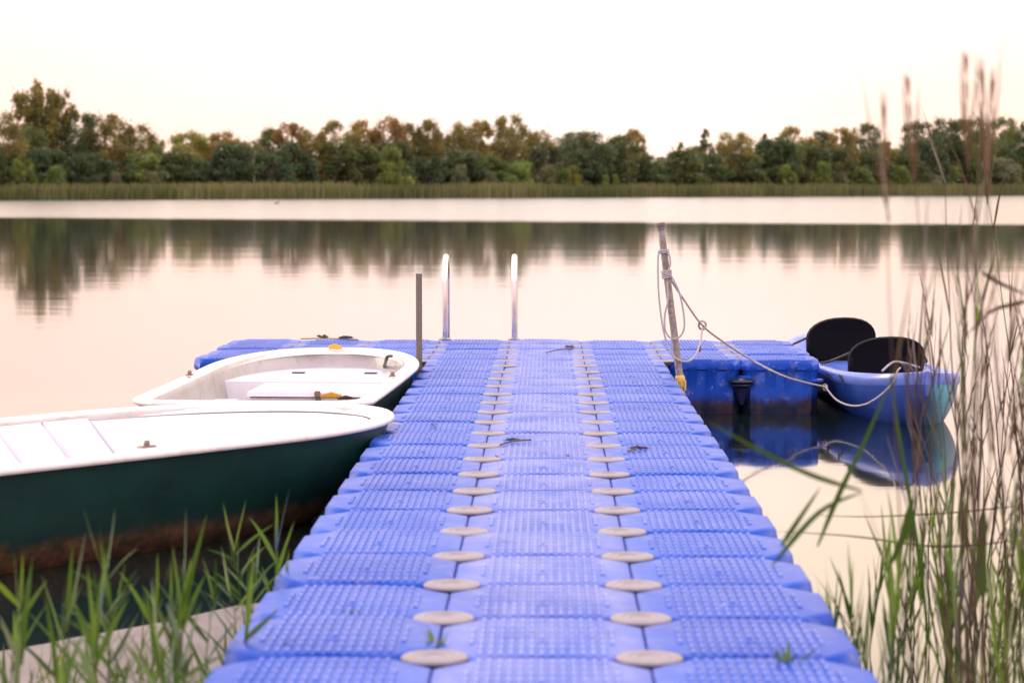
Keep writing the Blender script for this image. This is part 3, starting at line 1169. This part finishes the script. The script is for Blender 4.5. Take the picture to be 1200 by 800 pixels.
kv = [LK * (.5 - .5 * math.cos(PI * q / 44)) for q in range(45)]
NS = 20
hull, deck = [], []
for v in kv:
    w = max(kw(v), .012)
    e = min(v, LK - v)
    zk = -.10 + .30 * max(0, 1 - e / .50) ** 1.7
    zs = kz(v)
    hull.append([(v, w * (abs(math.cos(PI * q / NS)) ** .55) * (1 if q < NS / 2 else -1) * (1 - .30 * math.sin(PI * q / NS)), zs - .07 - (zs - .07 - zk) * math.sin(PI * q / NS) ** .8) for q in range(NS + 1)])
    rail = []
    prof = [(1.0, -.07), (1.035, -.055), (1.04, -.02), (1.0, .0), (.90, .006), (.80, -.012), (.70, -.06), (.55, -.075), (.3, -.06), (0, -.055)]
    if e < .55:
        k_ = max(0, min(1, (e - .25) / .3))
        prof = [(a, b * k_ + (1 - k_) * (b if i < 4 else .012 * (1 - a))) for i, (a, b) in enumerate(prof)]
    for a, b in prof: rail.append((v, w * a, zs + b))
    for a, b in prof[-2::-1]: rail.append((v, -w * a, zs + b))
    deck.append(rail)
m = MB()
m.rings(hull, closed=False)
m.add(hull[0], [tuple(range(NS, -1, -1))]); m.add(hull[-1], [tuple(range(NS + 1))])
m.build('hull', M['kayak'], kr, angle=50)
m = MB()
m.rings([d_[::-1] for d_ in deck], closed=False)
m.add(deck[0], [tuple(range(len(deck[0])))]); m.add(deck[-1], [tuple(range(len(deck[0]) - 1, -1, -1))])
dk = m.build('deck', M['kayak_deck'], kr, angle=50)

def kayak_seat(v, tilt, width, top):
    """Padded seat: cushion on the deck and a tall rounded back leaning away."""
    s_ = MB()
    ring = []
    for k_, (dx, ins) in enumerate(((-.028, .03), (-.034, .0), (0, -.008), (.034, .0), (.028, .03))):
        r = []
        for q in range(28):
            a = 2 * PI * q / 28
            cx = math.cos(a); sy = math.sin(a)
            yy = (width / 2 - ins) * (abs(cx) ** .85) * (1 if cx > 0 else -1)
            zz = (top / 2 - ins) * (abs(sy) ** (.95 if sy > 0 else .4)) * (1 if sy > 0 else -1)
            zz += top / 2
            curve = .10 * (yy / (width / 2)) ** 2
            r.append((v + dx + tilt * zz + curve, yy, .205 + zz))
        ring.append(r)
    s_.rings(ring, True, True, True)
    st = s_.build('seat', M['black'], kr, angle=50)
    c_ = MB()
    c_.box((v + .22, 0, .225), (.40, width * .82, .06), 0, 0, .9)
    c_.build('cushion', M['black'], st, angle=30)
    for sg in (1, -1):
        t_ = MB()
        t_.tube(spline([(v + tilt * .2 + .10, sg * width * .46, .38), (v + .32, sg * (BK / 2 - .06), .30), (v + .5, sg * (BK / 2 - .03), kz(v) + .01)], 5), .009, 6)
        t_.build('strap', M['strap'], st)
    return st


kayak_seat(1.15, -.30, .49, .275)
kayak_seat(2.75, -.22, .49, .31)
# grab handles and cleats
m = MB()
m.tube(spline([(.10, .05, kz(.1) + .005), (.14, .10, kz(.1) + .05), (.24, .10, kz(.2) + .05), (.30, .05, kz(.3) + .005)], 5), .009, 7)
m.build('grab_handle', M['strap'], kr)
for v in (.75, 1.0):
    m = MB()
    m.tube(spline([(v, kw(v) * 1.04, kz(v) - .06), (v + .03, kw(v) * 1.09, kz(v) - .02), (v + .10, kw(v) * 1.06, kz(v) - .03)], 4), .006, 6)
    m.build('side_loop', M['strap'], kr)
m = MB()
m.tube(spline([(.46, .18, kz(.5) + .02), (.52, .10, kz(.5) + .07), (.60, .02, kz(.5) + .06), (.52, -.06, kz(.5) + .04), (.44, -.02, kz(.5) + .05)], 5), .007, 6)
m.build('bungee', plain('grey_bungee', (.35, .35, .33), .7), kr)

# ------------------------------------------------------------------ ropes on the mooring pole
pd = pb.y
rope = tag(empty('mooring_rope', on_pole(.9)), 'pale mooring rope looped round the leaning pole and run to the kayak', 'rope')
RO = Vector(rope.location)


def ropepart(name, pts, r=.0058, n=8):
    pts = [p - RO for p in spline(pts, n)]
    m = MB()
    m.tube(pts, r, 7)
    return m.build(name, M['rope'], rope)


Yd = pd - .03
def rp_(px, py, y=None): return at_y(px, py, y if y else Yd)
for z0, turns, name in ((.0, 2, 'coil'), (.0, 4, 'coil')):
    zc = rp_(776, 294).z if turns == 2 else rp_(779, 321).z
    pts = []
    for q in range(turns * 10 + 1):
        a = 2 * PI * q / 10
        c = on_pole(zc - (turns * .5 - q / 10) * .0125)
        pts.append(c + Vector((.0275 * math.cos(a), .0275 * math.sin(a), random.uniform(-.002, .002))))
    ropepart(name, pts, .0062, 2)
ropepart('hanging_loop', [rp_(772, 294), rp_(771, 310), rp_(772, 345), rp_(777, 385), rp_(785, 410), rp_(794, 421), rp_(806, 423, Yd + .02), rp_(815, 416, Yd + .1), rp_(821, 400, Yd + .2), rp_(823, 384, Yd + .28)])
ropepart('hanging_loop', [rp_(786, 322), rp_(795, 340), rp_(800, 360), rp_(802, 382), rp_(797, 394), rp_(788, 397), rp_(780, 388), rp_(779, 370), rp_(783, 350), rp_(782, 330)])
ropepart('hanging_loop', [rp_(781, 292), rp_(785, 302), rp_(785, 312), rp_(780, 322)])
K1 = rp_(823, 381, Yd + .3)
CORN = at_y(967, 453, 14.80)
ropepart('mooring_line', [rp_(781, 320), rp_(800, 349, Yd + .15), K1, rp_(850, 402, Yd + .55), rp_(880, 421, Yd + .8), rp_(915, 439, 14.55), rp_(940, 447, 14.72), CORN], .0062)
ropepart('mooring_line', [CORN, at_y(980, 468, 14.50), at_y(997, 475, 14.22), at_y(1015, 473, 14.06), at_y(1033, 462, 13.96), at_y(1046, 448, 13.93), at_y(1052, 434, 13.95), at_y(1055, 431, 14.02)], .0058)
pts = []
for q in range(25):
    a = 2 * PI * q / 8
    pts.append(K1 + Vector((.022 * math.cos(a), .012 * math.sin(a * 1.5), .026 * math.sin(a))))
ropepart('knot', pts, .006, 2)
pts = []
for q in range(17):
    a = 2 * PI * q / 8
    pts.append(CORN + Vector((.012 * math.cos(a), .012 * math.sin(a), -.004 + .018 * math.sin(a))))
ropepart('knot', pts, .006, 2)
e_ = rp_(820, 412, Yd + .22)
m = MB()
m.tube([rp_(820, 404, Yd + .2) - RO, e_ - RO], [.009, .006], 7)
m.build('rope_end', plain('rust_rope_end', (.22, .10, .07), .8), rope)

# ------------------------------------------------------------------ plants
def blade(mb, p0, d0, length, width, droop, rnd, mi=0, tone=None, seg=7):
    """A tapering leaf blade that starts at p0 along d0 and bends down."""
    d = Vector(d0).normalized()
    side = d.cross(Vector((0, 0, 1)))
    side = side.normalized() if side.length > .05 else Vector((math.cos(rnd.random() * 6), math.sin(rnd.random() * 6), 0))
    side = (Matrix.Rotation(rnd.uniform(-.9, .9), 3, d) @ side).normalized()
    p = Vector(p0)
    L_, Rr = [], []
    tone = rnd.random() if tone is None else tone
    vs, fs = [], []
    for q in range(seg + 1):
        t = q / seg
        w = width * (.55 + .9 * t) * (1 - t) ** .75 / 1.0 if t < 1 else 0
        w = width * min(1, .45 + 2.2 * t) * (1 - t ** 2.2)
        fold = Vector((0, 0, -.12 * w))
        vs += [p - side * w / 2, p + fold, p + side * w / 2]
        if q:
            b = len(vs) - 6
            fs += [(b, b + 1, b + 4, b + 3), (b + 1, b + 2, b + 5, b + 4)]
        d = (d + Vector((0, 0, -droop / seg)) + Vector((rnd.uniform(-.04, .04), rnd.uniform(-.04, .04), 0))).normalized()
        p = p + d * length / seg
    mb.add(vs, fs, mi, tone)


def shoot(seed, h, nleaf, lmin, lmax, wid, lean=.08, dry=False, plume=False, stem_r=.003, up=.75):
    """Reed: stem and leaves (and plume) under one Empty."""
    rnd = random.Random(seed)
    root = empty('reed')
    la = rnd.uniform(0, 6.28)
    dirl = Vector((math.cos(la), math.sin(la), 0)) * lean
    pts = [Vector((0, 0, -.35)), Vector((0, 0, 0))]
    for q in range(1, 9):
        t = q / 8
        pts.append(Vector((0, 0, h * t)) + dirl * h * t * t + Vector((rnd.uniform(-.004, .004), rnd.uniform(-.004, .004), 0)))
    mb = MB()
    mb.tube(pts, [stem_r * (1.1 - .8 * max(0, i - 1) / 8) for i in range(10)], 5)
    mb.attr = [rnd.random() * .3 + .3] * len(mb.v)
    mb.build('stem', M['dry'] if dry else M['blade'], root, attr='tone')
    mb = MB()
    a = rnd.uniform(0, 6.28)
    for q in range(nleaf):
        t = .12 + .86 * (q + rnd.uniform(.1, .7)) / nleaf
        k_ = min(8, max(0, t * 8)); i = int(k_)
        p = pts[1 + i].lerp(pts[min(9, 2 + i)], k_ - i)
        a += PI + rnd.uniform(-.7, .7)
        d = Vector((math.cos(a), math.sin(a), rnd.uniform(up * .8, up * 2.2)))
        blade(mb, p, d, rnd.uniform(lmin, lmax) * (1.05 - .35 * t), wid * rnd.uniform(.7, 1.2), rnd.uniform(.02, .55) * (1 if up < 1.5 else .8), rnd)
    if nleaf:
        for q in range(2):
            blade(mb, pts[-1] - Vector((0, 0, .05)), Vector((rnd.uniform(-.25, .25), rnd.uniform(-.25, .25), 1)), lmax * rnd.uniform(.5, .8), wid * .8, .1, rnd)
        mb.build('foliage', M['dry'] if (dry and (plume or seed % 3)) else M['blade'], root, attr='tone')
    if plume:
        mb = MB()
        top = pts[-1]
        ax = (pts[-1] - pts[-3]).normalized()
        for q in range(46):
            t = rnd.random()
            p = top - ax * .02 + ax * t * .20
            r = .005 * math.sin(PI * min(1, t * .85 + .12)) + .003
            aa = rnd.uniform(0, 6.28)
            d = (ax * 1.4 + Vector((math.cos(aa), math.sin(aa), 0)) * .16).normalized()
            blade(mb, p + Vector((math.cos(aa), math.sin(aa), 0)) * r * .3, d, rnd.uniform(.03, .055), .003, .2, rnd, seg=2)
        mb.build('plume', M['plume'], root, attr='tone')
    return root


def place(proto, used_flag, loc, rz, s=1.0, tilt=(0, 0)):
    o = proto if not used_flag.get(proto.name) else copy_tree(proto)
    used_flag[proto.name] = True
    o.location = loc
    o.rotation_euler = (tilt[0], tilt[1], rz)
    o.scale = (s, s, s)
    return o


flag = {}
prnd = random.Random(77)
# young green reeds on the bank left of the dock
protoL = [shoot(300 + q, h, nl, .16, .28, .016, .10, False, False, .0032, 1.0) for q, (h, nl) in enumerate(((.52, 8), (.44, 7), (.36, 7), (.40, 8), (.30, 6)))]
for (px, tipy, d, k_) in [(6, 640, 6.1, 1), (62, 655, 6.0, 2), (100, 690, 5.9, 4), (134, 597, 6.2, 0), (150, 655, 6.1, 1), (172, 650, 6.3, 3), (118, 700, 5.7, 2), (197, 668, 6.2, 3), (222, 672, 6.2, 2),
                          (243, 640, 6.3, 1), (262, 690, 6.2, 4), (290, 588, 6.6, 0), (306, 620, 6.6, 1), (322, 588, 6.7, 3), (278, 660, 6.4, 2), (128, 640, 6.2, 3), (205, 640, 6.3, 4), (298, 640, 6.6, 2), (210, 720, 5.8, 4), (60, 730, 5.6, 4), (340, 660, 6.8, 4), (160, 730, 5.6, 2), (25, 700, 5.8, 4)]:
    d -= .7 if px < 270 else .15
    tip = at_y(px, tipy, d)
    h0 = (.52, .44, .36, .40, .30)[k_] * 1.28
    z0 = .085
    s = max(.55, min(1.5, (tip.z - z0) / h0))
    o = place(protoL[k_], flag, (tip.x, d, z0), prnd.uniform(0, 6.28), s, (prnd.uniform(-.1, .1), prnd.uniform(-.15, .15)))
    tag(o, 'young bright green reed shoot on the sandy bank left of the dock', 'reed', 'green reed shoots on the left bank')
# the stand of reeds right of the dock
protoG = [shoot(400 + q, h, 9, .28, .48, .015, .08, False, False, .0035, 2.6) for q, h in enumerate((.62, .50, .75))]
protoT = [shoot(500 + q, h, 4, .22, .38, .008, .08, True, False, .0034, 2.6) for q, h in enumerate((1.25, 1.05, 1.45, .9))]
protoP = [shoot(600 + q, h, 3, .25, .40, .008, .04, True, True, .0030, 2.8) for q, h in enumerate((1.75, 1.6))]
for i in range(30):
    d = prnd.uniform(5.3, 7.2)
    px = prnd.choice([prnd.gauss(1085, 40), prnd.uniform(1010, 1215), prnd.gauss(1175, 40)])
    if px < 985: px = 1000 + prnd.uniform(0, 30)
    x, y = dirp(px, d)
    k_ = prnd.randrange(3)
    o = place(protoG[k_], flag, (x, y, -.05), prnd.uniform(0, 6.28), prnd.uniform(.45, .75), (prnd.uniform(-.08, .08), prnd.uniform(-.1, .1)))
    tag(o, 'leafy green reed in the stand right of the dock', 'reed', 'leafy green reeds right of the dock')
for (px, d, k_, s) in [(990, 6.3, 1, .62), (978, 6.5, 1, .52), (1008, 6.0, 0, .6)]:
    x, y = dirp(px, d)
    o = place(protoG[k_], flag, (x, y, -.05), prnd.uniform(0, 6.28), s)
    tag(o, 'leafy green reed in the stand right of the dock', 'reed', 'leafy green reeds right of the dock')
for i in range(46):
    d = prnd.uniform(5.6, 9.0)
    px = 1225 - abs(prnd.gauss(0, 62)) if i % 3 else prnd.uniform(1055, 1200)
    if i > 42: d = prnd.uniform(3.9, 4.9); px = prnd.uniform(1110, 1230)
    x, y = dirp(px, d)
    k_ = prnd.randrange(4)
    o = place(protoT[k_], flag, (x, y, -.05), prnd.uniform(0, 6.28), prnd.uniform(.75, 1.1), (prnd.uniform(-.06, .06), prnd.gauss(-.02, .07)))
    tag(o, 'thin brown-stemmed reed in the stand right of the dock', 'reed', 'thin dry reeds right of the dock')
for (tx, ty, bx, d, k_) in [(1074, 66, 1140, 4.6, 0), (1121, 62, 1150, 4.8, 1), (1143, 40, 1165, 4.5, 0), (1198, 44, 1192, 4.2, 1), (988, 92, 1105, 4.3, 1)]:
    tip = at_y(tx, ty, d); b = dirp(bx, d)
    v = tip - Vector((b[0], d, -.05))
    hh = (1.75, 1.6)[k_] + .24
    o = place(protoP[k_], flag, (b[0], d, -.05), 0, v.length / hh)
    o.rotation_euler = v.normalized().to_track_quat('Z', 'Y').to_euler()
    side = {1074: 'second from the dock', 1121: 'third from the dock', 1143: 'fourth from the dock and highest', 1198: 'farthest from the dock', 988: 'leaning out nearest the dock, pale and thin'}[tx]
    tag(o, f'tall reed with brown plume against the sky, {side}', 'reed', 'plumed reeds right of the dock')
# single broken leaves that cross the stand
def lone_blade(pts, w, mat, label):
    pts = spline(pts, 6)
    n = len(pts)
    o0 = pts[0]
    mb = MB()
    vs, fs = [], []
    for i, p in enumerate(pts):
        t = (pts[min(i + 1, n - 1)] - pts[max(i - 1, 0)]).normalized()
        s_ = t.cross(Vector((0, 1, .2))).normalized()
        ww = w * min(1, .3 + 3 * i / n) * (1 - (i / (n - 1)) ** 3)
        vs += [p - o0 - s_ * ww / 2, p - o0 + Vector((0, -.1 * ww, 0)), p - o0 + s_ * ww / 2]
        if i:
            b = 3 * i - 3
            fs += [(b, b + 1, b + 4, b + 3), (b + 1, b + 2, b + 5, b + 4)]
    mb.add(vs, fs, 0, .12)
    o = mb.build('reed_leaf', mat, attr='tone')
    o.location = o0
    tag(o, label, 'leaf', 'loose reed leaves right of the dock')


lone_blade([at_y(1090, 760, 6.0), at_y(1075, 640, 6.0), at_y(1052, 500, 6.1), at_y(1042, 430, 6.1)], .012, M['blade'], 'slim green reed leaf rising upright in front of the kayak')
lone_blade([at_y(958, 640, 5.2), at_y(985, 575, 5.2), at_y(1012, 520, 5.2), at_y(1050, 432, 5.2)], .013, M['blade'], 'broad green reed leaf slanting across the kayak side')
lone_blade([at_y(1010, 575, 4.6), at_y(950, 556, 4.6), at_y(890, 527, 4.6), at_y(826, 492, 4.6)], .011, M['blade'], 'green reed leaf reaching over the dock from the stand')
lone_blade([at_y(915, 640, 5.0), at_y(935, 610, 5.0), at_y(962, 570, 5.0)], .012, M['blade'], 'short dark reed leaf tip above the bare water by the dock')
lone_blade([at_y(905, 662, 4.8), at_y(960, 600, 4.8), at_y(1012, 576, 4.8)], .012, M['blade'], 'dark reed leaf arching beside the right edge of the dock')
lone_blade([at_y(1200, 632, 6.5), at_y(1100, 640, 6.5), at_y(1000, 628, 6.5), at_y(905, 622, 6.5)], .006, M['dry'], 'long brown stalk lying level across the reed stand')
lone_blade([at_y(1215, 590, 7.0), at_y(1120, 600, 7.0), at_y(1020, 605, 7.0), at_y(950, 603, 7.0)], .005, M['dry'], 'thin higher brown stalk lying level across the reed stand')
lone_blade([at_y(1150, 318, 5.0), at_y(1172, 332, 5.0), at_y(1205, 346, 5.0)], .010, M['dry'], 'broken dry leaf hanging out at the top of the stand')
lone_blade([at_y(1210, 352, 5.2), at_y(1185, 357, 5.2), at_y(1160, 366, 5.2), at_y(1130, 395, 5.2)], .010, M['dry'], 'dry leaf bowed over just under the broken one')
lone_blade([at_y(1068, 590, 5.6), at_y(1060, 625, 5.6), at_y(1040, 668, 5.6)], .024, M['blade'], 'drooping dark green leaf low in the stand')
lone_blade([at_y(1152, 700, 5.5), at_y(1150, 660, 5.5), at_y(1155, 600, 5.5)], .030, M['blade'], 'wide bluish leaf standing up in the thick of the reeds')

# grass along the banks
m = MB()
rnd = random.Random(9)
for i in range(900):
    if rnd.random() < .45:
        px = rnd.uniform(-120, 345); d = rnd.uniform(5.2, 6.5)
        if px > 250: d += .5
        x, y = dirp(px, d)
        if x > -.83 or rnd.random() < .75 * (.6 + mnoise.noise(Vector((x * 4, y * 4, 1)))): continue
        h = rnd.uniform(.05, .20)
    else:
        px = rnd.uniform(1030, 1330); d = rnd.uniform(4.6, 5.6)
        x, y = dirp(px, d)
        if x < .9: continue
        h = rnd.uniform(.12, .34)
    if rnd.random() > .8: h *= 1.5
    blade(m, (x, y, .05), (rnd.uniform(-.4, .4), rnd.uniform(-.4, .4), 1), h, rnd.uniform(.006, .012), rnd.uniform(.1, .8), rnd, seg=4)
tag(m.build('grass', M['grassmat'], attr='tone'), kind='stuff')


# weeds that grow between the dock cubes
def weed(px, py, h, label):
    p = at_z(px, py, TOP)
    rnd = random.Random(int(px * 7))
    m = MB()
    for q in range(9):
        a = rnd.uniform(0, 6.28)
        blade(m, (rnd.uniform(-.01, .01), rnd.uniform(-.01, .01), -.03), (.5 * math.cos(a), .5 * math.sin(a), rnd.uniform(.7, 1.4)), h * rnd.uniform(.6, 1.1), .014, rnd.uniform(.3, 1.2), rnd, seg=4)
    o = m.build('weed', M['blade'], attr='tone')
    o.location = p
    tag(o, label, 'weed', 'weeds growing on the dock')


weed(410, 718, .055, 'small green weed in a joint on the left side of the dock')
weed(512, 752, .085, 'green weed growing under a grey disc near the front of the dock')
weed(922, 773, .10, 'tall thin weed at the right front of the dock')
weed(664, 724, .03, 'tiny weed between the middle cubes of the dock')


# leaves and twigs
def dead_leaf(px, py, z, size, mat, label, name='fallen_leaf', curl=.35):
    p = at_z(px, py, z)
    rnd = random.Random(int(px * 13 + py))
    m = MB()
    n = 12
    vs = [(0, 0, size * .10)]
    for q in range(n):
        a = 2 * PI * q / n
        r = size * (.55 + .2 * math.cos(2 * a) + (.14 if q % 2 else -.08))
        vs.append((r * math.cos(a) * 1.25, r * math.sin(a) * .8, size * curl * abs(math.sin(a)) + rnd.uniform(0, .12) * size + .002))
    m.add(vs, [(0, 1 + q, 1 + (q + 1) % n) for q in range(n)], 0, rnd.random())
    m.tube([(0, 0, size * .1), (size * .8, .1 * size, size * .12), (size * 1.3, .2 * size, size * .1)], .0015, 5)
    o = m.build(name, mat, attr='tone')
    o.location = p
    o.rotation_euler = (0, 0, rnd.uniform(0, 6.28))
    tag(o, label, 'leaf', 'fallen leaves')


dead_leaf(388, 467, .41, .062, M['autumn'], 'yellow curled leaf on the near end of the small white boat', curl=.4)
dead_leaf(405, 469, .405, .05, M['brownleaf'], 'brown leaf beside the yellow one on the small white boat')
dead_leaf(393, 410, .44, .05, M['autumn'], 'small yellow leaf on the far rim of the small white boat', curl=.7)
dead_leaf(405, 397.5, TOP + .004, .06, M['brownleaf'], 'dark leaf on the back edge of the platform left of the ladder')
dead_leaf(378, 397, TOP + .004, .07, M['brownleaf'], 'dark leaf farther left on the back edge of the platform')
dead_leaf(668, 408, TOP + .004, .055, M['brownleaf'], 'brown leaf at the twig on the platform behind the middle discs')
dead_leaf(601, 517, TOP + .004, .035, M['brownleaf'], 'brown leaf on the middle cubes halfway along the dock')
dead_leaf(583, 536, TOP + .016, .026, M['brownleaf'], 'small brown leaf at a grey disc halfway along the dock')
dead_leaf(748, 527, TOP + .004, .04, M['brownleaf'], 'brown leaf right of the grey discs halfway along the dock')
dead_leaf(508, 499, TOP + .004, .03, M['brownleaf'], 'small brown leaf on the left cubes near the big boat')
dead_leaf(665, 534, TOP + .004, .02, M['brownleaf'], 'tiny brown leaf in the middle row right of centre')
def twig(px0, px1, py0, py1, label):
    a, b = at_z(px0, py0, TOP + .01), at_z(px1, py1, TOP + .01)
    world_tube('twig', [a, a.lerp(b, .4) + Vector((0, .03, .004)), b], .004, M['bark'], label, 'twig', 4, 5, 'twigs on the dock')


twig(640, 672, 413, 408, 'crooked twig lying on the platform before the ladder')
twig(586, 622, 521, 515, 'thin twig on the middle cubes halfway along the dock')
twig(352, 420, 397, 398, 'dark twig along the back edge of the platform left of the ladder')
twig(736, 758, 529, 524, 'twig right of the grey discs halfway along the dock')

# floating things far out
m = MB()
rings = []
for q in range(9):
    t = q / 8
    rr = .10 * math.sin(PI * min(1, t * .92 + .06)) ** .7
    rings.append([(-.22 + .44 * t, rr * math.cos(a), .05 + .10 * t ** 3 * 0 + rr * .8 * math.sin(a) + (.06 if q == 0 else 0)) for a in [2 * PI * k_ / 10 for k_ in range(10)]])
m.rings(rings, True, True, True)
m.tube(spline([(.14, 0, .08), (.20, 0, .17), (.22, 0, .24), (.27, 0, .27), (.32, 0, .25)], 3), [.055, .05, .045, .042, .04, .04, .045, .05, .05, .048, .035, .02, .012], 9)
o = m.build('duck', plain('brown_feathers', (.16, .10, .06), .8, 0, .4, 20))
x, y = dirp(324, 232)
o.location = (x, y, 0)
o.rotation_euler = (0, 0, .3)
tag(o, 'small brown duck swimming far out before the reed belt', 'duck')
